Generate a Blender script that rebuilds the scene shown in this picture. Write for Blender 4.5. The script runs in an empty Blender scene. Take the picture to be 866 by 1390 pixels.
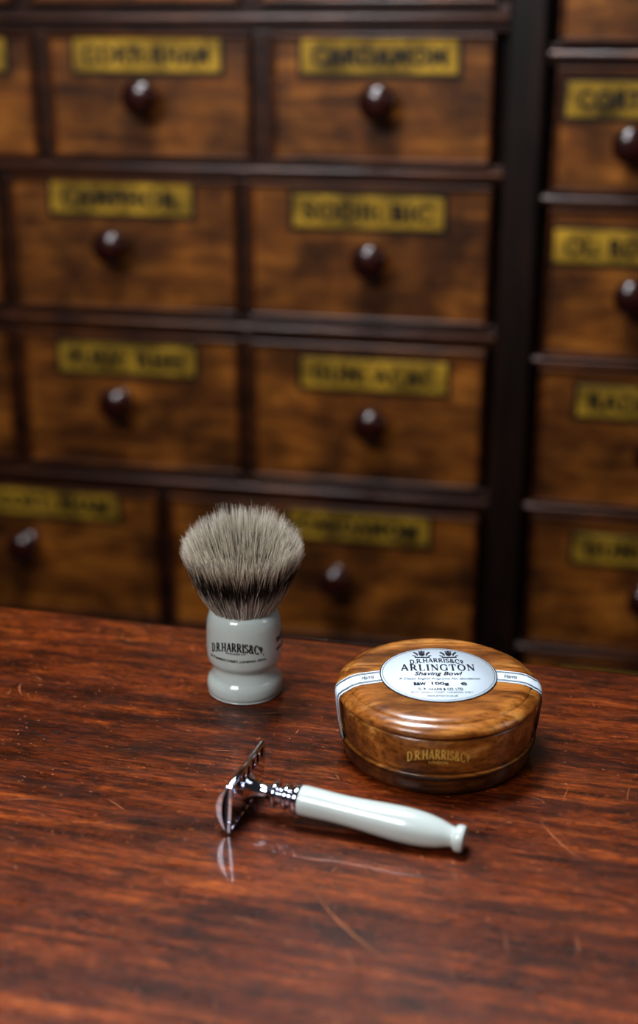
import bpy, bmesh, math, random
from mathutils import Vector, Matrix
random.seed(7)
D = bpy.data
scene = bpy.context.scene
R = math.radians
ZOOM = None

# ---------------------------------------------------------------- helpers
def lin(c):
    return tuple(((x/255.0)/12.92 if x/255.0 <= 0.04045 else ((x/255.0+0.055)/1.055)**2.4) for x in c) + (1.0,)

def link(o, parent=None):
    scene.collection.objects.link(o)
    if parent is not None:
        o.parent = parent
    return o

def empty(name, loc=(0, 0, 0), rot=(0, 0, 0)):
    e = D.objects.new(name, None)
    e.location = loc
    e.rotation_euler = rot
    e.empty_display_size = 0.02
    return link(e)

def mesh_obj(name, verts, faces, mat=None, parent=None, smooth=False):
    me = D.meshes.new(name)
    me.from_pydata([tuple(v) for v in verts], [], faces)
    me.validate()
    bm = bmesh.new(); bm.from_mesh(me)
    bmesh.ops.recalc_face_normals(bm, faces=bm.faces)
    bm.to_mesh(me); bm.free()
    if smooth:
        me.polygons.foreach_set("use_smooth", [True]*len(me.polygons))
    if mat: me.materials.append(mat)
    return link(D.objects.new(name, me), parent)

def add_box(bm, x0, x1, y0, y1, z0, z1, bev=0.0, seg=2):
    vs = [bm.verts.new(p) for p in ((x0,y0,z0),(x1,y0,z0),(x1,y1,z0),(x0,y1,z0),(x0,y0,z1),(x1,y0,z1),(x1,y1,z1),(x0,y1,z1))]
    fs = [bm.faces.new([vs[i] for i in f]) for f in ((0,3,2,1),(4,5,6,7),(0,1,5,4),(1,2,6,5),(2,3,7,6),(3,0,4,7))]
    if bev > 0:
        es = list({e for f in fs for e in f.edges})
        bmesh.ops.bevel(bm, geom=es, offset=bev, segments=seg, profile=0.5, affect='EDGES', clamp_overlap=True)

def boxes(name, lst, mat, parent=None, bev=0.0, seg=2, smooth=False):
    bm = bmesh.new()
    for b in lst:
        add_box(bm, *b, bev=bev, seg=seg)
    bmesh.ops.recalc_face_normals(bm, faces=bm.faces)
    me = D.meshes.new(name); bm.to_mesh(me); bm.free()
    if smooth:
        me.polygons.foreach_set("use_smooth", [True]*len(me.polygons))
    me.materials.append(mat)
    return link(D.objects.new(name, me), parent)

def smooth_profile(pts, sub=4):
    out = []
    n = len(pts)
    for i in range(n-1):
        p0 = pts[max(i-1, 0)]; p1 = pts[i]; p2 = pts[i+1]; p3 = pts[min(i+2, n-1)]
        if p1 == p2: continue
        for k in range(sub):
            t = k/sub
            q = []
            for a in range(2):
                q.append(0.5*((2*p1[a]) + (-p0[a]+p2[a])*t + (2*p0[a]-5*p1[a]+4*p2[a]-p3[a])*t*t + (-p0[a]+3*p1[a]-3*p2[a]+p3[a])*t**3))
            out.append((max(q[0], 0.0), q[1]))
    out.append(pts[-1])
    return out

def lathe(name, prof, mat, parent=None, seg=96, axis='Z', sub=4, loc=(0,0,0)):
    pr = smooth_profile(prof, sub) if sub > 1 else prof
    verts = []; faces = []
    idx = []
    for r, h in pr:
        if r < 1e-6:
            verts.append((0, 0, h)); idx.append([len(verts)-1])
        else:
            row = []
            for i in range(seg):
                a = 2*math.pi*i/seg
                verts.append((r*math.cos(a), r*math.sin(a), h)); row.append(len(verts)-1)
            idx.append(row)
    for a, b in zip(idx, idx[1:]):
        if len(a) == 1 and len(b) == 1: continue
        for i in range(seg):
            j = (i+1) % seg
            if len(a) == 1: faces.append((a[0], b[j], b[i]))
            elif len(b) == 1: faces.append((a[i], a[j], b[0]))
            else: faces.append((a[i], a[j], b[j], b[i]))
    if axis == 'X':
        verts = [(z, x, y) for x, y, z in verts]
    elif axis == '-Y':
        verts = [(x, -z, y) for x, y, z in verts]
    verts = [(v[0]+loc[0], v[1]+loc[1], v[2]+loc[2]) for v in verts]
    return mesh_obj(name, verts, faces, mat, parent, smooth=True)

def text_geo(body, w, h, bold=0.02, shear=0.0, spacing=1.0):
    cu = D.curves.new("tmp_text", 'FONT')
    cu.body = body; cu.size = 1.0; cu.offset = bold; cu.shear = shear
    cu.space_character = spacing
    cu.resolution_u = 3
    o = D.objects.new("tmp_text", cu)
    scene.collection.objects.link(o)
    bpy.context.view_layer.update()
    dg = bpy.context.evaluated_depsgraph_get()
    me = D.meshes.new_from_object(o.evaluated_get(dg))
    vs = [v.co.copy() for v in me.vertices]
    fs = [tuple(p.vertices) for p in me.polygons]
    D.objects.remove(o); D.curves.remove(cu); D.meshes.remove(me)
    x0 = min(v.x for v in vs); x1 = max(v.x for v in vs)
    y0 = min(v.y for v in vs); y1 = max(v.y for v in vs)
    return [((v.x-x0)/(x1-x0)*w - w/2, (v.y-y0)/(y1-y0)*h - h/2) for v in vs], fs

def text_obj(name, body, w, h, fn, mat, parent, **kw):
    vs, fs = text_geo(body, w, h, **kw)
    me = D.meshes.new(name)
    me.from_pydata([fn(x, y) for x, y in vs], [], fs)
    me.materials.append(mat)
    return link(D.objects.new(name, me), parent)

# serif capitals drawn as stroked outlines on a unit-high em (x, y in 0..1), thick/thin strokes
def serif_geo(body, w, h, gap=0.16, tk=0.15, tn=0.065, sh=0.06):
    V = []; F = []
    def quad(p, q, t):
        dx, dy = q[0]-p[0], q[1]-p[1]; L = math.hypot(dx, dy) or 1
        nx, ny = -dy/L*t/2, dx/L*t/2
        o = len(V)
        V.extend([(p[0]+nx, p[1]+ny), (q[0]+nx, q[1]+ny), (q[0]-nx, q[1]-ny), (p[0]-nx, p[1]-ny)]); F.append((o, o+1, o+2, o+3))
    def ser(x, y, x0, s=0.15):
        quad((x0+x-s, y), (x0+x+s, y), sh)
    def arc(x0, cx, cy, rx, ry, a0, a1, n=14):
        o = len(V)
        for i in range(n+1):
            a = R(a0+(a1-a0)*i/n)
            t = tn/2 + (tk-tn)/2*abs(math.cos(a))
            for s in (1, -1):
                V.append((x0+cx+(rx+s*t)*math.cos(a), cy+(ry+s*tn/2)*math.sin(a)))
        for i in range(n): F.append((o+2*i, o+2*i+1, o+2*i+3, o+2*i+2))
    x = 0.0
    lo, hi = sh/2, 1-sh/2
    for ch in body:
        wd = 0.7
        if ch == 'A':
            wd = 0.85; quad((x+0.10, lo), (x+0.43, 1), tn); quad((x+0.43, 1), (x+0.74, lo), tk); quad((x+0.22, 0.33), (x+0.64, 0.33), tn); ser(0.10, lo, x, 0.12); ser(0.74, lo, x, 0.13)
        elif ch in 'RPBD':
            quad((x+0.15, lo), (x+0.15, hi), tk); ser(0.13, lo, x); ser(0.12, hi, x, 0.12)
            if ch == 'D':
                wd = 0.85; quad((x+0.15, hi), (x+0.35, hi), tn); quad((x+0.15, lo), (x+0.35, lo), tn); arc(x, 0.35, 0.5, 0.38, 0.47, -90, 90); 
            else:
                quad((x+0.15, hi), (x+0.38, hi), tn); quad((x+0.15, 0.50), (x+0.38, 0.50), tn); arc(x, 0.38, 0.735, 0.19, 0.235, -90, 90)
                if ch == 'R': wd = 0.8; quad((x+0.38, 0.5), (x+0.68, lo), tk); ser(0.70, lo, x, 0.10)
        elif ch == 'L':
            wd = 0.68; quad((x+0.15, lo), (x+0.15, hi), tk); ser(0.15, hi, x); quad((x, lo), (x+0.62, lo), sh); quad((x+0.62, 0), (x+0.62, 0.26), tn)
        elif ch == 'I':
            wd = 0.3; quad((x+0.15, lo), (x+0.15, hi), tk); ser(0.15, lo, x); ser(0.15, hi, x)
        elif ch == 'N':
            wd = 0.85; quad((x+0.14, lo), (x+0.14, hi), tn); quad((x+0.14, hi), (x+0.72, lo), tk); quad((x+0.72, lo), (x+0.72, hi), tn); ser(0.14, lo, x, 0.12); ser(0.10, hi, x, 0.12); ser(0.72, hi, x, 0.12)
        elif ch in 'GOC':
            wd = 0.84
            if ch == 'O': arc(x, 0.42, 0.5, 0.36, 0.48, 0, 360, 28)
            else:
                arc(x, 0.42, 0.5, 0.36, 0.48, 40, 320, 24); quad((x+0.74, 0.66), (x+0.74, 0.98), tn)
                if ch == 'G': quad((x+0.72, 0.08), (x+0.72, 0.42), tk*0.9); ser(0.70, 0.44, x, 0.13)
        elif ch == 'T':
            wd = 0.75; quad((x+0.375, lo), (x+0.375, hi), tk); ser(0.375, lo, x); quad((x+0.02, hi), (x+0.73, hi), sh); quad((x+0.03, 1), (x+0.03, 0.76), tn); quad((x+0.72, 1), (x+0.72, 0.76), tn)
        elif ch == 'H':
            wd = 0.85; quad((x+0.15, lo), (x+0.15, hi), tk); quad((x+0.70, lo), (x+0.70, hi), tk); quad((x+0.15, 0.5), (x+0.7, 0.5), tn)
            for a in (0.15, 0.70): ser(a, lo, x, 0.14); ser(a, hi, x, 0.14)
        elif ch == 'S':
            wd = 0.62; arc(x, 0.31, 0.735, 0.20, 0.235, 20, 270); arc(x, 0.31, 0.265, 0.22, 0.235, -160, 90); quad((x+0.50, 0.75), (x+0.50, 0.98), tn); quad((x+0.08, 0.02), (x+0.08, 0.26), tn)
        elif ch == '&':
            wd = 0.85; arc(x, 0.36, 0.76, 0.16, 0.21, -60, 240); arc(x, 0.32, 0.27, 0.25, 0.25, 100, 380); quad((x+0.25, 0.58), (x+0.74, lo), tk*0.9); ser(0.74, lo, x, 0.10); quad((x+0.55, 0.5), (x+0.8, 0.5), sh)
        elif ch == 'o':
            wd = 0.5; arc(x, 0.24, 0.66, 0.17, 0.26, 0, 360, 20); quad((x+0.08, 0.24), (x+0.40, 0.24), tn)
        elif ch == '.':
            wd = 0.16; quad((x+0.0, 0.07), (x+0.15, 0.07), 0.15)
        elif ch == ' ':
            wd = 0.3
        x += wd + gap*0.6
    x0 = min(v[0] for v in V); x1 = max(v[0] for v in V)
    return [((a-x0)/(x1-x0)*w-w/2, b*h-h/2) for a, b in V], F

def serif_obj(name, body, w, h, fn, mat, parent, **kw):
    vs, fs = serif_geo(body, w, h, **kw)
    me = D.meshes.new(name)
    me.from_pydata([(x, y, 0) for x, y in vs], [], fs)
    bm = bmesh.new(); bm.from_mesh(me)
    es = [e for e in bm.edges if e.calc_length() > 0.0008]
    if es: bmesh.ops.subdivide_edges(bm, edges=es, cuts=2, use_grid_fill=True)
    for v in bm.verts: v.co = Vector(fn(v.co.x, v.co.y))
    bm.to_mesh(me); bm.free()
    me.materials.append(mat)
    return link(D.objects.new(name, me), parent)

# ---------------------------------------------------------------- materials
def new_mat(name):
    m = D.materials.new(name); m.use_nodes = True
    nt = m.node_tree
    return m, nt, nt.nodes["Principled BSDF"]

def N(nt, typ, **kw):
    n = nt.nodes.new(typ)
    for k, v in kw.items(): setattr(n, k, v)
    return n

def ramp(nt, src, stops):
    r = N(nt, 'ShaderNodeValToRGB')
    els = r.color_ramp.elements
    while len(els) > len(stops): els.remove(els[-1])
    while len(els) < len(stops): els.new(0.5)
    for e, (p, c) in zip(els, stops):
        e.position = p; e.color = c
    nt.links.new(src, r.inputs[0])
    return r.outputs[0]

def noise(nt, scale_vec, scale=1.0, detail=6, rough=0.6, dist=0.0, rot=(0, 0, 0), loc=(0, 0, 0)):
    tc = N(nt, 'ShaderNodeTexCoord'); mp = N(nt, 'ShaderNodeMapping')
    mp.inputs['Scale'].default_value = scale_vec
    mp.inputs['Rotation'].default_value = rot
    mp.inputs['Location'].default_value = loc
    nt.links.new(tc.outputs['Object'], mp.inputs['Vector'])
    n = N(nt, 'ShaderNodeTexNoise')
    n.inputs['Scale'].default_value = scale
    n.inputs['Detail'].default_value = detail
    n.inputs['Roughness'].default_value = rough
    n.inputs['Distortion'].default_value = dist
    nt.links.new(mp.outputs[0], n.inputs['Vector'])
    return n.outputs['Fac']

def mix(nt, a, b, fac, mode='MIX'):
    m = N(nt, 'ShaderNodeMix', data_type='RGBA', blend_type=mode)
    if isinstance(fac, (int, float)): m.inputs[0].default_value = fac
    else: nt.links.new(fac, m.inputs[0])
    for s, i in ((a, 6), (b, 7)):
        if isinstance(s, tuple): m.inputs[i].default_value = s
        else: nt.links.new(s, m.inputs[i])
    return m.outputs[2]

def bump(nt, bsdf, src, strength, dist=0.001):
    b = N(nt, 'ShaderNodeBump')
    b.inputs['Strength'].default_value = strength
    b.inputs['Distance'].default_value = dist
    nt.links.new(src, b.inputs['Height'])
    nt.links.new(b.outputs[0], bsdf.inputs['Normal'])

def wood(name, dark, mid, light, sv, rough=0.35, coat=0.4, bstr=0.25, patch=3.0, pdark=0.45, coat_r=0.15, plo=0.35, phi=0.62, fine=None):
    m, nt, b = new_mat(name)
    g = noise(nt, sv, 1.0, 8, 0.65, 0.6)
    col = ramp(nt, g, [(0.28, lin(dark)), (0.5, lin(mid)), (0.72, lin(light))])
    p = noise(nt, (patch, patch, patch), 1.0, 5, 0.6, 0.3)
    pc = ramp(nt, p, [(plo, (pdark, pdark*0.9, pdark*0.8, 1)), (phi, (1, 1, 1, 1))])
    col = mix(nt, col, pc, 1.0, 'MULTIPLY')
    if fine:
        fg = noise(nt, fine, 1.0, 5, 0.7)
        fc = ramp(nt, fg, [(0.38, (0.4, 0.34, 0.3, 1)), (0.5, (1, 1, 1, 1)), (0.7, (1.25, 1.2, 1.15, 1))])
        col = mix(nt, col, fc, 0.8, 'MULTIPLY')
    nt.links.new(col, b.inputs['Base Color'])
    b.inputs['Roughness'].default_value = rough
    b.inputs['Coat Weight'].default_value = coat
    b.inputs['Coat Roughness'].default_value = coat_r
    bump(nt, b, g, bstr, 0.0006)
    return m

def plain(name, rgb, rough=0.4, metal=0.0, coat=0.0, var=0.12, vscale=80, bstr=0.0):
    m, nt, b = new_mat(name)
    n = noise(nt, (vscale,)*3, 1.0, 5)
    c = lin(rgb)
    lo = tuple(x*(1-var) for x in c[:3]) + (1,)
    hi = tuple(min(1, x*(1+var)) for x in c[:3]) + (1,)
    nt.links.new(ramp(nt, n, [(0.3, lo), (0.7, hi)]), b.inputs['Base Color'])
    b.inputs['Roughness'].default_value = rough
    b.inputs['Metallic'].default_value = metal
    b.inputs['Coat Weight'].default_value = coat
    if bstr > 0: bump(nt, b, n, bstr, 0.0003)
    return m

M_drawer = wood("drawer_oak", (72, 36, 9), (132, 78, 24), (186, 120, 46), (10, 10, 60), 0.45, 0.25, 0.2, 12.0, 0.22, 0.2, 0.36, 0.64)
M_frame = wood("cabinet_frame_wood", (24, 11, 4), (52, 25, 9), (88, 46, 17), (12, 12, 60), 0.4, 0.25, 0.2, 7.0, 0.4, 0.2)
M_stile = wood("cabinet_stile_wood", (12, 7, 4), (30, 16, 9), (50, 27, 15), (60, 60, 6), 0.4, 0.3, 0.2, 5.0, 0.5)
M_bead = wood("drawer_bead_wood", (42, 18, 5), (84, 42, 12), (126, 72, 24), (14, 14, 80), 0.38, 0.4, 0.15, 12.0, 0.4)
M_bowl = wood("bowl_beech", (88, 46, 14), (164, 102, 42), (216, 156, 84), (18, 120, 120), 0.32, 0.5, 0.12, 26.0, 0.46, 0.12, 0.34, 0.54, (90, 500, 500))
M_bowl_dark = wood("bowl_beech_dark", (48, 24, 8), (96, 54, 20), (136, 84, 38), (18, 120, 120), 0.30, 0.6, 0.12, 34.0, 0.40, 0.1, 0.36, 0.56, (90, 500, 500))
M_knob = plain("knob_wood", (50, 20, 14), 0.25, 0, 0.8, 0.35, 60)
M_brass = plain("brass_plate", (160, 126, 40), 0.5, 0.3, 0.0, 0.8, 24, 0.3)
M_black = plain("black_enamel", (12, 9, 6), 0.5)
M_ink = plain("ink_navy", (16, 20, 34), 0.6)
M_inkb = plain("ink_black", (16, 16, 20), 0.5)
M_cream = plain("cream_resin", (202, 212, 206), 0.16, 0, 0.7, 0.03, 30)
M_paper = plain("label_paper", (218, 231, 240), 0.45, 0, 0.2, 0.03, 60)
M_gold = plain("gold_stamp", (244, 200, 104), 0.4, 0.3)
M_chrome = plain("chrome", (224, 228, 240), 0.07, 1.0, 0, 0.03, 30)
M_steel = plain("blade_steel", (130, 135, 150), 0.2, 1.0, 0, 0.05, 30)
M_dark = plain("tuft_core", (22, 17, 14), 0.9)
M_scr = plain("scratch_raw_wood", (168, 104, 64), 0.6, 0, 0, 0.4, 300)
M_dent = plain("dent_dark_wood", (12, 6, 3), 0.7, 0, 0, 0.3, 300)

def table_mat():
    m, nt, b = new_mat("polished_mahogany")
    g1 = noise(nt, (12, 130, 5), 1.0, 12, 0.8, 0.4)
    c1 = ramp(nt, g1, [(0.32, lin((34, 12, 3))), (0.44, lin((80, 32, 9))), (0.55, lin((128, 60, 19))), (0.70, lin((180, 102, 44)))])
    g2 = noise(nt, (3.0, 14, 3), 1.0, 8, 0.68, 0.8)
    c2 = ramp(nt, g2, [(0.40, (0.38, 0.28, 0.22, 1)), (0.58, (1.15, 1.1, 1, 1))])
    col = mix(nt, c1, c2, 0.9, 'MULTIPLY')
    g3 = noise(nt, (22, 40, 6), 1.0, 12, 0.82, 0.3, loc=(3, 1, 0))
    c3 = ramp(nt, g3, [(0.40, (0.26, 0.23, 0.22, 1)), (0.50, (1, 1, 1, 1))])
    col = mix(nt, col, c3, 0.85, 'MULTIPLY')
    fine = noise(nt, (110, 700, 40), 1.0, 6, 0.75)
    c4 = ramp(nt, fine, [(0.40, (0.36, 0.32, 0.32, 1)), (0.51, (1, 1, 1, 1)), (0.66, (1.6, 1.5, 1.4, 1))])
    col = mix(nt, col, c4, 0.9, 'MULTIPLY')
    sp = noise(nt, (300, 480, 100), 1.0, 4, 0.7)
    spm = ramp(nt, sp, [(0.63, (0, 0, 0, 1)), (0.69, (1, 1, 1, 1))])
    col = mix(nt, col, lin((184, 116, 72)), spm)
    spd = noise(nt, (220, 380, 100), 1.0, 4, 0.7, loc=(7, 2, 0))
    spdm = ramp(nt, spd, [(0.31, (1, 1, 1, 1)), (0.38, (0, 0, 0, 1))])
    col = mix(nt, col, lin((16, 7, 4)), spdm)
    nt.links.new(col, b.inputs['Base Color'])
    r = noise(nt, (30, 70, 20), 1.0, 10, 0.8)
    rr = ramp(nt, r, [(0.3, (0.16,)*3+(1,)), (0.7, (0.48,)*3+(1,))])
    nt.links.new(rr, b.inputs['Roughness'])
    b.inputs['Specular IOR Level'].default_value = 0.4
    b.inputs['Coat Weight'].default_value = 0.3
    b.inputs['Coat Roughness'].default_value = 0.09
    hb = noise(nt, (130, 420, 60), 1.0, 9, 0.8)
    bump(nt, b, hb, 0.5, 0.0007)
    return m
M_table = table_mat()

def hair_mat():
    m, nt, b = new_mat("badger_hair")
    at = N(nt, 'ShaderNodeAttribute', attribute_name="hair")
    sp = N(nt, 'ShaderNodeSeparateColor')
    nt.links.new(at.outputs['Color'], sp.inputs[0])
    t = sp.outputs[0]; r = sp.outputs[1]
    c = ramp(nt, t, [(0.0, lin((226, 222, 212))), (0.38, lin((214, 208, 196))), (0.52, lin((50, 42, 36))), (0.68, lin((44, 36, 30))), (0.82, lin((200, 188, 166))), (1.0, lin((255, 252, 240)))])
    v = ramp(nt, r, [(0.0, (0.12, 0.10, 0.09, 1)), (0.35, (0.9, 0.88, 0.86, 1)), (1.0, (1.6, 1.58, 1.55, 1))])
    nt.links.new(mix(nt, c, v, 1.0, 'MULTIPLY'), b.inputs['Base Color'])
    b.inputs['Roughness'].default_value = 0.45
    return m
M_hair = hair_mat()

# ---------------------------------------------------------------- room
wallM = plain("painted_wall", (92, 70, 48), 0.8, 0, 0, 0.1, 4)
floorM = wood("floor_boards", (40, 22, 12), (72, 42, 24), (100, 62, 38), (3, 30, 3), 0.5, 0.1, 0.2, 2.0, 0.6)
boxes("floor", [(-3, 3, -3, 3.2, -0.96, -0.90)], floorM)
w = boxes("wall_back", [(-3, 3, 0.36, 0.46, -0.90, 1.9)], wallM)
w.location = (0, 1.35, 0); w.rotation_euler = (0, 0, R(-12))

# ---------------------------------------------------------------- cabinet
cab = empty("apothecary_drawer_cabinet", (0, 1.35, 0), (0, 0, R(-12)))
ZB, ZT = -0.895, 0.86
boxes("carcass", [(-1.12, 1.0, 0.022, 0.33, ZB, ZT)], M_frame, cab, 0.004)
rowsA = [(0.356, 0.505), (0.213, 0.330), (0.060, 0.194), (-0.110, 0.036), (-0.290, -0.138), (-0.470, -0.315), (-0.65, -0.495), (-0.83, -0.675)]
rowsA = [(0.660, 0.82), (0.525, 0.635)] + rowsA
rowsB = [(0.66, 0.82), (0.488, 0.635), (0.323, 0.470), (0.190, 0.302), (0.034, 0.177), (-0.118, 0.024), (-0.275, -0.129), (-0.43, -0.287), (-0.62, -0.445), (-0.83, -0.64)]
colsA = {}
for i in range(len(rowsA)):
    colsA[i] = [(-0.82, -0.58), (-0.565, -0.334), (-0.320, -0.083), (-0.069, 0.168)]
colsA[3] = [(-0.76, -0.53), (-0.515, -0.286), (-0.270, -0.066), (-0.045, 0.165)]
colsA[2] = [(-0.76, -0.53), (-0.515, -0.300), (-0.284, -0.075), (-0.055, 0.166)]
colsA[6] = [(-0.66, -0.43), (-0.415, -0.178), (-0.163, 0.168)]
colsA[7] = [(-0.66, -0.43), (-0.415, -0.140), (-0.125, 0.168)]
colsB = [(0.222, 0.445), (0.460, 0.69), (0.705, 0.93)]
names = ["OL: ROSMAR", "CARDAMOM", "FLOR: SULPH", "PULV: RHEI", "RAD: GENT", "CAMPHOR.", "SEM: ANISI", "CORT: RHAM", "GUM: ACAC", "D. SENNA", "SODII: BIC"]

rails = []; beads = []
def rails_for(rows, x0, x1):
    zs = sorted(rows)
    prev = ZB
    for (a, b) in zs:
        rails.append((x0, x1, 0.0, 0.03, prev+0.001, a-0.001))
        if a-prev < 0.06:
            mid = (a+prev)/2
            beads.append((x0, x1, -0.0045, 0.004, mid-0.0035, mid+0.0035))
        prev = b
    rails.append((x0, x1, 0.0, 0.03, prev+0.001, ZT))
rails_for(rowsA, -1.10, 0.178)
rails_for(rowsB, 0.211, 0.99)
boxes("rails", rails, M_frame, cab, 0.0015)
boxes("rail_beads", beads, M_bead, cab, 0.0025, 3, True)
boxes("stiles", [(0.1765, 0.213, -0.012, 0.03, ZB, ZT), (-1.125, -1.095, -0.012, 0.03, ZB, ZT), (0.985, 1.015, -0.012, 0.03, ZB, ZT)], M_stile, cab, 0.004, 3)
boxes("cornice", [(-1.15, 1.03, -0.03, 0.33, ZT, ZT+0.05)], M_frame, cab, 0.012, 4)
muntins = []
drawers = []; edging = []
plate = []; frame_black = []
knob_pos = []
labels = []
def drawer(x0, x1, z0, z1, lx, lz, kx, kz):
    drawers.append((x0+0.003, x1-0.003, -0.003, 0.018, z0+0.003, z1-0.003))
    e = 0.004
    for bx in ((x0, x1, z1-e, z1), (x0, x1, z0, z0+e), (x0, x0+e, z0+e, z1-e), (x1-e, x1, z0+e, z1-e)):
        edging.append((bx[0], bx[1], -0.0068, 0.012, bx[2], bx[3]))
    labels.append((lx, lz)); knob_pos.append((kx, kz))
lab = {(2,3):(0.058,0.455,0.055,0.41), (3,2):(-0.169,0.310,-0.171,0.272), (3,3):(0.058,0.310,0.060,0.270), (3,1):(-0.388,0.310,-0.39,0.27),
       (4,2):(-0.202,0.1735,-0.209,0.128), (4,3):(0.049,0.167,0.054,0.123),
       (5,2):(-0.204,0.009,-0.212,-0.035), (5,3):(0.057,0.0055,0.057,-0.042),
       (6,1):(-0.297,-0.157,-0.330,-0.205), (6,2):(0.043,-0.159,0.021,-0.216)}
for i, (z0, z1) in enumerate(rowsA):
    for j, (x0, x1) in enumerate(colsA[i]):
        d = lab.get((i, j), ((x0+x1)/2, z1-0.027, (x0+x1)/2, z1-0.027-0.045))
        drawer(x0, x1, z0, z1, *d)
        if j+1 < len(colsA[i]):
            muntins.append((x1+0.0008, colsA[i][j+1][0]-0.0008, -0.001, 0.03, z0-0.002, z1+0.002))
    muntins.append((-1.10, colsA[i][0][0]-0.001, -0.001, 0.03, z0-0.002, z1+0.002))
labB = {3:(0.306,0.274,0.293,0.236), 4:(0.302,0.141,0.304,0.098), 5:(0.334,-0.009,0.334,-0.055), 6:(0.340,-0.163,0.34,-0.21)}
for i, (z0, z1) in enumerate(rowsB):
    for j, (x0, x1) in enumerate(colsB):
        d = ((x0+x1)/2, z1-0.03, (x0+x1)/2, z1-0.075)
        if j == 0 and i in labB: d = labB[i]
        drawer(x0, x1, z0, z1, *d)
        nx = colsB[j+1][0] if j+1 < len(colsB) else 0.985
        muntins.append((x1+0.0008, nx-0.0008, -0.001, 0.03, z0-0.002, z1+0.002))
boxes("muntins", muntins, M_frame, cab, 0.0012)
boxes("drawer_fronts", drawers, M_drawer, cab, 0.0012)
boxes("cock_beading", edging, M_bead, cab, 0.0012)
LW, LH = 0.148, 0.031
for lx, lz in labels:
    frame_black.append((lx-LW/2-0.004, lx+LW/2+0.004, -0.0042, -0.0028, lz-LH/2-0.004, lz+LH/2+0.004))
    plate.append((lx-LW/2, lx+LW/2, -0.0052, -0.0040, lz-LH/2, lz+LH/2))
boxes("label_borders", frame_black, M_black, cab, 0.0)
boxes("brass_labels", plate, M_brass, cab, 0.0004, 1)
tv = []; tf = []
cache = {}
for k, (lx, lz) in enumerate(labels):
    nm = names[(k*5+3) % len(names)]
    if nm not in cache: cache[nm] = text_geo(nm, LW*0.86, LH*0.56, bold=0.045, spacing=1.1)
    vs, fs = cache[nm]
    o = len(tv)
    tv += [(lx+x, -0.0055, lz+y) for x, y in vs]
    tf += [tuple(o+i for i in f) for f in fs]
me = D.meshes.new("label_lettering"); me.from_pydata(tv, [], tf); me.materials.append(M_black)
link(D.objects.new("label_lettering", me), cab)
kp = [(0.0, 0.000), (0.0105, 0.000), (0.0115, 0.002), (0.008, 0.005), (0.007, 0.010), (0.011, 0.014), (0.0165, 0.0185), (0.0175, 0.023), (0.015, 0.028), (0.009, 0.031), (0.0, 0.032)]
k0 = lathe("drawer_knob", kp, M_knob, cab, 32, '-Y', 2)
k0.location = (knob_pos[0][0], -0.003, knob_pos[0][1])
for x, z in knob_pos[1:]:
    o = D.objects.new("drawer_knob", k0.data); o.location = (x, -0.003, z); link(o, cab)

# ---------------------------------------------------------------- counter
ctr = empty("wooden_shop_counter", (0.0, 0.7345, 0.0), (0, 0, R(-13.83)))
bm = bmesh.new()
add_box(bm, -1.25, 1.15, -0.64, 0.0, -0.036, 0.0, bev=0.006, seg=5)
me = D.meshes.new("counter_top"); bm.to_mesh(me); bm.free()
me.materials.append(M_table)
top = link(D.objects.new("counter_top", me), ctr)
me.polygons.foreach_set("use_smooth", [len(p.vertices) == 4 and p.area < 0.05 for p in me.polygons])
boxes("counter_body", [(-1.20, 1.10, -0.60, -0.04, -0.86, -0.037)], M_frame, ctr, 0.002)
pan = [(-1.21, 1.11, -0.61, -0.03, -0.896, -0.82)]
for i in range(4):
    x = -1.14+i*0.57
    for y in (-0.038, -0.602-0.012):
        pan += [(x, x+0.48, y, y+0.014, -0.16, -0.11), (x, x+0.48, y, y+0.014, -0.79, -0.74), (x, x+0.05, y, y+0.014, -0.745, -0.155), (x+0.43, x+0.48, y, y+0.014, -0.745, -0.155)]
boxes("counter_panels", pan, M_frame, ctr, 0.004)

def mark(x, y, L, wd, ang, curve=0.0, store=None):
    V, F = store
    n = 6; o = len(V)
    for i in range(n+1):
        t = i/n
        s = (t-0.5)*L
        c = curve*L*(4*(t-0.5)**2)
        ww = wd*math.sin(math.pi*min(max(t, 0.06), 0.94))
        px = x + s*math.cos(ang) - c*math.sin(ang); py = y + s*math.sin(ang) + c*math.cos(ang)
        V.append((px-ww*math.sin(ang)*0.5, py+ww*math.cos(ang)*0.5, 0.00012)); V.append((px+ww*math.sin(ang)*0.5, py-ww*math.cos(ang)*0.5, 0.00012))
    for i in range(n):
        F.append((o+2*i, o+2*i+1, o+2*i+3, o+2*i+2))
light = ([], []); dark = ([], [])
for i in range(520):
    x = random.uniform(-0.45, 0.45); y = random.uniform(-0.40, -0.01)
    a = random.choice([random.gauss(0, 0.25), random.gauss(-0.9, 0.3), random.uniform(0, 3.14)])
    mark(x, y, random.choice([0.0012, 0.0015, 0.002, 0.003, 0.004, 0.006, 0.016]), random.uniform(0.00018, 0.0006), a, random.uniform(-0.1, 0.1), light)
for i in range(340):
    x = random.uniform(-0.45, 0.45); y = random.uniform(-0.40, -0.005)
    mark(x, y, random.choice([0.001, 0.002, 0.004, 0.008, 0.02]), random.uniform(0.0003, 0.0011), random.gauss(0, 0.4), random.uniform(-0.1, 0.1), dark)
mark(0.075, -0.262, 0.052, 0.0008, -0.75, 0.05, light)
mark(0.155, -0.18, 0.035, 0.0006, -0.9, 0.05, light)
mark(0.21, -0.06, 0.020, 0.0006, -0.8, 0.05, light)
mesh_obj("scratches", light[0], light[1], M_scr, ctr)
mesh_obj("dents", dark[0], dark[1], M_dent, ctr)

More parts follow.
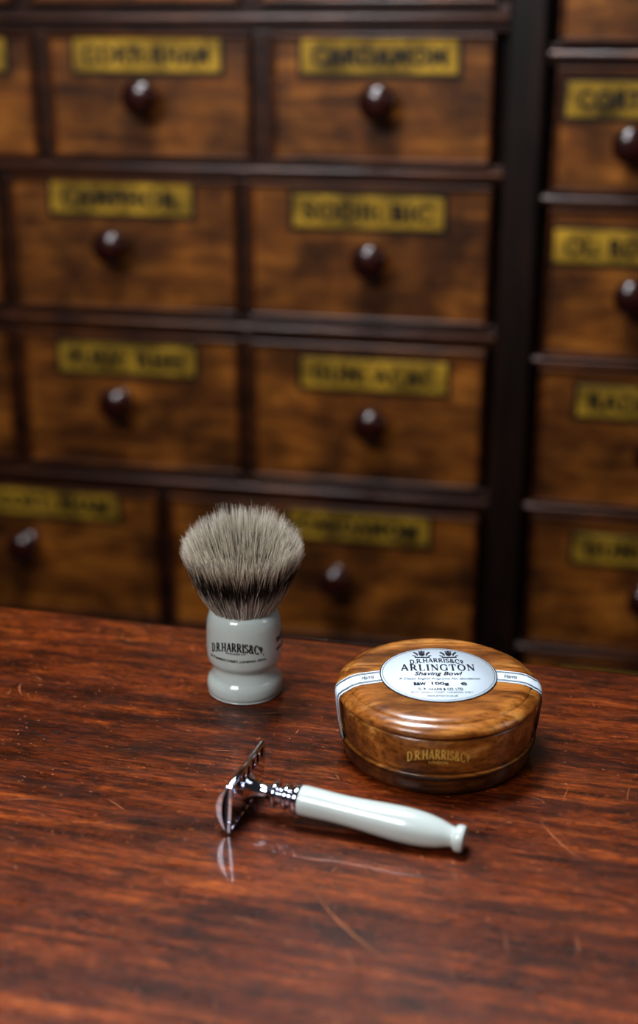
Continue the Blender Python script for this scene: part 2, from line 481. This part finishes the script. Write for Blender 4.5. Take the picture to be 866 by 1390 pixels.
# ---------------------------------------------------------------- shaving bowl
bowl = empty("wooden_shaving_bowl", (0.0592, 0.6061, 0.0), (0, 0, 0))
TZ = 0.0410
lathe("bowl_foot", [(0, 0.0006), (0.0445, 0.0006), (0.0445, 0.0006), (0.0462, 0.0018), (0.0472, 0.0045), (0.0474, 0.0090), (0.0468, 0.0110), (0.0468, 0.0110), (0.0455, 0.0114), (0, 0.0114)], M_bowl_dark, bowl, 128, 'Z', 3)
lathe("foot_ring", [(0.0450, 0.0112), (0.0462, 0.0112), (0.0462, 0.0128), (0.0450, 0.0128)], M_black, bowl, 96, 'Z', 1)
lathe("bowl_base", [(0, 0.0113), (0.0452, 0.0113), (0.0455, 0.0124), (0.0455, 0.0124), (0.0473, 0.0130), (0.0473, 0.0130), (0.0483, 0.0190), (0.0490, 0.0290), (0.0490, 0.0306), (0.0490, 0.0306), (0.0484, 0.0314), (0.0470, 0.0315), (0.0470, 0.0315), (0, 0.0315)], M_bowl, bowl, 128, 'Z', 3)
lathe("seam", [(0, 0.0313), (0.0480, 0.0313), (0.0480, 0.0329), (0, 0.0329)], M_black, bowl, 96, 'Z', 1)
lidp = [(0, 0.0325), (0.0484, 0.0325), (0.0484, 0.0325), (0.0500, 0.0329), (0.0507, 0.0343), (0.0503, 0.0358), (0.0486, 0.0375), (0.0466, 0.0385), (0.0458, 0.0386), (0.0458, 0.0386), (0.0454, 0.0392), (0.0435, 0.0402), (0.040, 0.0408), (0.030, 0.0410), (0, 0.0410)]
lathe("bowl_lid", lidp, M_bowl, bowl, 128, 'Z', 3)
path = [(0.0, 0.0413), (0.010, 0.0413), (0.020, 0.0413), (0.030, 0.0413), (0.040, 0.0411), (0.0437, 0.0405), (0.0458, 0.0396), (0.0470, 0.0388), (0.0490, 0.0378), (0.0507, 0.0362), (0.0513, 0.0345), (0.0513, 0.0320), (0.0508, 0.026), (0.0498, 0.018), (0.0488, 0.012)]
full = [(-r, z) for r, z in reversed(path)] + path[1:]
def strip_pt(x, yy, z):
    xx = math.copysign(math.sqrt(max(x*x-yy*yy, 0)), x) if abs(x) > 0.035 else x
    k = min(1.0, abs(x)/0.045)**1.5
    a = R(8)*k if x < 0 else -R(6)*k
    return (xx*math.cos(a)-yy*math.sin(a), xx*math.sin(a)+yy*math.cos(a), z)
def strip_mesh(name, bands, dz, sc, mat, nk):
    V = []; F = []
    for y0, y1 in bands:
        o = len(V)
        for (x, z) in full:
            for k in range(nk+1):
                p = strip_pt(x*sc, y0+(y1-y0)*k/nk, z+dz)
                V.append(p)
        for i in range(len(full)-1):
            for k in range(nk):
                a = o+i*(nk+1)+k; F.append((a, a+1, a+nk+2, a+nk+1))
    return mesh_obj(name, V, F, mat, bowl, True)
strip_mesh("seal_strip", [(-0.0062, 0.0062)], 0, 1.0, M_paper, 4)
strip_mesh("seal_strip_lines", [(s*q, s*(q+0.0004)) for s in (-1, 1) for q in (0.0046, 0.0037)], 0.00012, 1.003, M_ink, 1)
lathe("lid_label_border", [(0, TZ+0.0004), (0.0291, TZ+0.0004), (0.0291, TZ+0.0002)], M_ink, bowl, 96, 'Z', 1)
lathe("lid_label", [(0, TZ+0.0006), (0.0286, TZ+0.0006), (0.0286, TZ+0.0003)], M_paper, bowl, 96, 'Z', 1)
lathe("lid_label_ring", [(0.0276, TZ+0.0007), (0.0278, TZ+0.0007)], M_ink, bowl, 96, 'Z', 1)
def lf(w, y, arch=0.0, x=0.0):
    return lambda a, b: (a+x, b+y-arch*(a/(w/2))**2, TZ+0.0008)
def lt(name, body, w, h, y, arch=0.0, x=0.0, **kw):
    return text_obj(name, body, w, h, lf(w, y, arch, x), M_ink, bowl, **kw)
serif_obj("label_maker", "D.R.HARRIS&Co", 0.0270, 0.0044, lf(0.027, 0.0147, 0.0022), M_ink, bowl, tk=0.2, tn=0.1)
serif_obj("label_title", "ARLINGTON", 0.0370, 0.0068, lf(1, 0.0066), M_ink, bowl, tk=0.19, tn=0.09, gap=0.3)
lt("label_subtitle", "Shaving Bowl", 0.0240, 0.0050, -0.0005, bold=0.015, shear=0.35)
lt("label_line", "A Classic English Fragrance For Gentlemen", 0.0400, 0.0027, -0.0058, bold=0.0, shear=0.3)
lt("label_weight", "100g", 0.0085, 0.0040, -0.0110, bold=0.03)
lt("label_weight_mark", "e", 0.0030, 0.0032, -0.0110, x=0.0115, bold=0.01)
lt("label_code", "B&W", 0.0060, 0.0034, -0.0110, x=-0.0100, bold=0.05)
lt("label_company", "D. R. HARRIS & CO. LTD.", 0.0220, 0.0026, -0.0165, bold=0.02)
lt("label_address", "29 ST. JAMES'S STREET, LONDON, S.W.1", 0.0300, 0.0022, -0.0200, bold=0.0)
lt("label_site", "www.drharris.co.uk", 0.0150, 0.0020, -0.0232, bold=0.0)
cv = []; cf = []
def poly(pts):
    o = len(cv); cv.extend([(p[0], p[1], TZ+0.0008) for p in pts]); cf.append(tuple(range(o, o+len(pts))))
for cx in (-0.0068, 0.0068):
    cy = 0.0218
    poly([(cx-0.0016, cy+0.0012), (cx+0.0016, cy+0.0012), (cx+0.0014, cy-0.0010), (cx, cy-0.0026), (cx-0.0014, cy-0.0010)])
    for s in (-1, 1):
        poly([(cx+s*0.0022, cy-0.0024), (cx+s*0.0030, cy-0.0002), (cx+s*0.0044, cy+0.0018), (cx+s*0.0038, cy+0.0024), (cx+s*0.0026, cy+0.0012), (cx+s*0.0019, cy-0.0006)])
        poly([(cx+s*0.0028, cy-0.0026), (cx+s*0.0046, cy-0.0012), (cx+s*0.0048, cy-0.0018), (cx+s*0.0032, cy-0.0030)])
    poly([(cx-0.0014, cy+0.0018), (cx+0.0014, cy+0.0018), (cx+0.0017, cy+0.0034), (cx+0.0007, cy+0.0026), (cx, cy+0.0040), (cx-0.0007, cy+0.0026), (cx-0.0017, cy+0.0034)])
    poly([(cx-0.0040, cy-0.0034), (cx+0.0040, cy-0.0034), (cx+0.0036, cy-0.0042), (cx-0.0036, cy-0.0042)])
mesh_obj("label_crests", cv, cf, M_ink, bowl)
def stampf(x, y, w=0.031, arch=0.0034, zc=0.0245):
    a = x/0.0489 - R(4)
    zz = zc + y - arch*(x/(w/2))**2
    r = 0.0473 + 0.0017*min(1, max(0, (zz-0.0130)/0.016))**0.75 + 0.0005
    return (r*math.sin(a), -r*math.cos(a), zz)
serif_obj("side_stamp", "D.R.HARRIS&Co", 0.030, 0.0052, stampf, M_gold, bowl, tk=0.22, tn=0.11)
text_obj("side_stamp_small", "LONDON", 0.009, 0.0016, lambda x, y: stampf(x, y, 0.1, 0.0, 0.0200), M_gold, bowl, bold=0.02)
for nm, cx in (("strip_script", -0.0355), ("strip_script_b", 0.0355)):
    text_obj(nm, "Harris", 0.0065, 0.0040, lambda x, y: strip_pt(cx+x, y, 0.0415-max(0, abs(cx+x)-0.036)**2*10), M_ink, bowl, bold=0.0, shear=0.4)

# ---------------------------------------------------------------- shaving brush
brush = empty("shaving_brush", (-0.0406, 0.6705, 0.0))
hp = [(0, 0.0004), (0.0185, 0.0004), (0.0198, 0.0010), (0.0207, 0.0030), (0.0207, 0.0062), (0.0200, 0.0085), (0.0184, 0.0112), (0.0174, 0.0140), (0.0172, 0.0162),
      (0.0178, 0.0178), (0.0178, 0.0178), (0.0196, 0.0196), (0.0203, 0.0222), (0.0206, 0.0270), (0.0205, 0.0340), (0.0203, 0.0395), (0.0198, 0.0435), (0.0186, 0.0468), (0.0172, 0.0484), (0.0160, 0.0488), (0.0154, 0.0478), (0.0150, 0.044), (0.0, 0.043)]
lathe("handle", hp, M_cream, brush, 128, 'Z', 4)
RH = 0.0209
def bf(cang, zc, arch, w, tilt=0.0):
    def f(x, y):
        a = x/RH + cang
        return (RH*math.sin(a), -RH*math.cos(a), zc + y - arch*(x/(w/2))**2)
    return f
serif_obj("handle_maker", "D.R.HARRIS&Co.", 0.031, 0.0050, bf(R(-10), 0.0345, 0.0034, 0.031), M_inkb, brush, tk=0.2, tn=0.1)
text_obj("handle_estd", "ESTABLISHED 1790", 0.011, 0.0011, bf(R(-10), 0.0308, 0.0, 1), M_inkb, brush, bold=0.0)
text_obj("handle_address", "29 ST JAMES'S STREET, LONDON. SW1A", 0.034, 0.0017, bf(R(-10), 0.0262, 0.0, 1), M_inkb, brush, bold=0.02)
text_obj("handle_badge", "BADGER", 0.013, 0.0030, bf(R(78), 0.0345, 0.0, 1), M_inkb, brush, bold=0.02)
text_obj("handle_badge_b", "MADE IN ENGLAND", 0.016, 0.0017, bf(R(82), 0.0290, 0.0, 1), M_inkb, brush, bold=0.02)

hv = []; hf = []; hc = []
def hair(pts, rad, rnd, sh):
    n = len(pts); o = len(hv)
    ph = random.uniform(0, 6.28)
    for i, p in enumerate(pts):
        t = i/(n-1)
        r = rad*(1.0-0.75*t**3) if t < 1 else rad*0.2
        tt = min(1, max(0, t + sh*math.sin(math.pi*t)))
        for k in range(3):
            a = ph + k*2.094
            hv.append((p[0]+r*math.cos(a), p[1]+r*math.sin(a), p[2])); hc.append((tt, rnd, 0, 1))
    for i in range(n-1):
        for k in range(3):
            a = o+3*i+k; b = o+3*i+(k+1) % 3
            hf.append((a, b, b+3, a+3))
clumps = [(random.uniform(0, 6.283), random.gauss(0, 0.5)) for _ in range(60)]
for i in range(7500):
    rho = math.sqrt(random.random())
    if i % 3 == 0: rho = random.uniform(0.86, 1.0)
    phi = random.uniform(0, 2*math.pi)
    cl = clumps[int(phi/6.2832*60) % 60]
    r0 = rho*0.0146
    al = R(92)*rho + random.gauss(0, 0.05)
    rt = 0.0310*math.sin(min(al, R(90)))
    zt = 0.0840 + 0.0192*math.cos(al)
    rt *= 1 + random.gauss(0, 0.035)
    sc = 1 + random.gauss(0, 0.035) - (0.07*random.random()**3)
    zt = 0.044 + (zt-0.044)*sc
    dphi = random.gauss(0, 0.12) + 0.05*cl[1]
    bow = random.gauss(0.0004, 0.0008)
    pts = []
    m = 6
    for k in range(m+1):
        t = k/m
        r = r0 + (rt-r0)*(0.35*t+0.65*t**1.25)
        r += bow*math.sin(math.pi*t)*rho*2
        a = phi + dphi*t
        pts.append((r*math.cos(a), r*math.sin(a), 0.044 + (zt-0.044)*t))
    hair(pts, random.uniform(0.00010, 0.00023), random.random(), random.gauss(0, 0.08))
me = D.meshes.new("bristles"); me.from_pydata(hv, [], hf)
cattr = me.color_attributes.new("hair", 'FLOAT_COLOR', 'POINT')
cattr.data.foreach_set("color", [x for c in hc for x in c])
me.materials.append(M_hair)
me.polygons.foreach_set("use_smooth", [True]*len(me.polygons))
link(D.objects.new("bristles", me), brush)
lathe("tuft_core", [(0, 0.044), (0.0125, 0.044), (0.0155, 0.060), (0.0195, 0.074), (0.0195, 0.082), (0.012, 0.088), (0, 0.091)], M_dark, brush, 48, 'Z', 3)

# ---------------------------------------------------------------- safety razor
razor = empty("safety_razor", (-0.0340, 0.5480, 0.0131))
razor.rotation_euler = (Matrix.Rotation(R(-18.8), 4, 'Z') @ Matrix.Rotation(R(3.6), 4, 'Y')).to_euler()
nz = 20
HW = 0.0210
prof = []
for i in range(nz+1):
    z = -0.0118 + 0.0236*i/nz
    prof.append((-0.0062 + 0.0050*(abs(z)/0.0118)**2.0, z))
inner = [(-0.0030 + 0.0024*(abs(z)/0.0118)**2.0, z) for x, z in reversed(prof)]
ring = prof + inner
bm = bmesh.new()
a = [bm.verts.new((x, -HW, z)) for x, z in ring]; b = [bm.verts.new((x, HW, z)) for x, z in ring]
bm.faces.new(a); bm.faces.new(list(reversed(b)))
for i in range(len(ring)):
    j = (i+1) % len(ring)
    bm.faces.new((a[i], b[i], b[j], a[j]))
bmesh.ops.recalc_face_normals(bm, faces=bm.faces)
ee = [e for e in bm.edges if abs(e.verts[0].co.y-e.verts[1].co.y) < 1e-6]
bmesh.ops.bevel(bm, geom=ee, offset=0.0005, segments=2, profile=0.5, affect='EDGES', clamp_overlap=True)
me = D.meshes.new("head_cap"); bm.to_mesh(me); bm.free(); me.materials.append(M_chrome)
link(D.objects.new("head_cap", me), razor)
boxes("blade", [(-0.0012, -0.0009, -0.0214, 0.0214, -0.0110, 0.0110)], M_steel, razor)
pl = [(-0.0004, 0.0016, -0.0208, 0.0208, -0.0068, 0.0068)]
for s in (-1, 1):
    for k in range(8):
        y = -0.0200 + k*0.0400/7
        z0, z1 = sorted((s*0.0066, s*0.0122))
        pl.append((-0.0002, 0.0014, y-0.0011, y+0.0011, z0, z1))
boxes("base_plate", pl, M_chrome, razor, 0.0003, 2)
for s in (-1, 1):
    V = []; F = []
    sg = 14
    for y in (-0.0208, -0.0204, 0.0204, 0.0208):
        rr = 0.0013 if abs(y) < 0.0206 else 0.0009
        for k in range(sg):
            t = 2*math.pi*k/sg
            V.append((0.0002 + rr*math.cos(t), y, s*0.0119 + rr*math.sin(t)))
    for i in range(3):
        for k in range(sg):
            F.append((i*sg+k, i*sg+(k+1) % sg, (i+1)*sg+(k+1) % sg, (i+1)*sg+k))
    F.append(tuple(range(sg))); F.append(tuple(range(3*sg, 4*sg)))
    mesh_obj("safety_bar", V, F, M_chrome, razor, True)
lathe("neck", [(0.0, 0.0010), (0.0068, 0.0012), (0.0066, 0.0022), (0.0048, 0.0040), (0.0037, 0.0070), (0.0034, 0.0110), (0.0040, 0.0130), (0.0040, 0.0130),
      (0.0056, 0.0138), (0.0062, 0.0150), (0.0056, 0.0163), (0.0044, 0.0170), (0.0044, 0.0170), (0.0042, 0.0182), (0.0050, 0.0188), (0.0060, 0.0198), (0.0060, 0.0212), (0.0050, 0.0222), (0.0046, 0.0228), (0.0046, 0.0228),
      (0.0064, 0.0236), (0.0069, 0.0250), (0.0069, 0.0262), (0.0064, 0.0272), (0.0064, 0.0272), (0.0, 0.0273)], M_chrome, razor, 64, 'X', 3)
lathe("grip", [(0.0, 0.0270), (0.0062, 0.0270), (0.0069, 0.0278), (0.0071, 0.0300), (0.0070, 0.0360), (0.0068, 0.0440), (0.0071, 0.0550), (0.0078, 0.0660), (0.0082, 0.0760), (0.0078, 0.0850), (0.0066, 0.0920), (0.0052, 0.0965), (0.0046, 0.0990),
      (0.0046, 0.0990), (0.0058, 0.1000), (0.0063, 0.1015), (0.0061, 0.1032), (0.0052, 0.1040), (0.0, 0.1041)], M_cream, razor, 64, 'X', 3)

# ---------------------------------------------------------------- light
def area(name, loc, target, sx, sy, power, col):
    l = D.lights.new(name, 'AREA'); l.shape = 'RECTANGLE'; l.size = sx; l.size_y = sy
    l.energy = power; l.color = col
    o = D.objects.new(name, l); o.location = loc
    d = Vector(target)-Vector(loc)
    o.rotation_euler = d.to_track_quat('-Z', 'Y').to_euler()
    return link(o)
area("ceiling_light", (-0.15, 0.78, 1.15), (0.0, 0.60, 0.0), 0.5, 0.20, 15, (0.88, 0.93, 1.0))
area("window_light", (-0.80, -0.45, 1.15), (-0.15, 1.05, 0.05), 0.6, 0.6, 17, (0.97, 0.97, 1.0))
area("chrome_rim_fill", (1.3, 0.35, 0.75), (0.0, 0.6, 0.0), 0.35, 0.6, 1.5, (0.80, 0.86, 1.0))  # added fill light out of frame, puts rim highlights on the razor chrome
wd = D.worlds.new("shop_interior"); scene.world = wd; wd.use_nodes = True
wd.node_tree.nodes["Background"].inputs[0].default_value = (0.5, 0.5, 0.55, 1)
wd.node_tree.nodes["Background"].inputs[1].default_value = 0.05

# ---------------------------------------------------------------- camera
cam = D.cameras.new("camera"); co = link(D.objects.new("camera", cam))
co.location = (0, 0, 0.35)
co.rotation_euler = (R(90-20.2), 0, 0)
cam.sensor_fit = 'VERTICAL'; cam.sensor_height = 36.0; cam.sensor_width = 24.0
cam.lens = 1850/1390*36
cam.clip_start = 0.02
cam.dof.use_dof = True; cam.dof.focus_distance = 0.685; cam.dof.aperture_fstop = 3.6
scene.camera = co
if ZOOM:
    k, zu, zv = ZOOM
    cam.lens *= k; cam.shift_x = k*(zu-433)/1390; cam.shift_y = -k*(zv-695)/1390
    cam.dof.aperture_fstop *= k
scene.view_settings.view_transform = 'Standard'
try:
    scene.view_settings.look = 'Medium High Contrast'
except Exception as e:
    print("look failed", e)
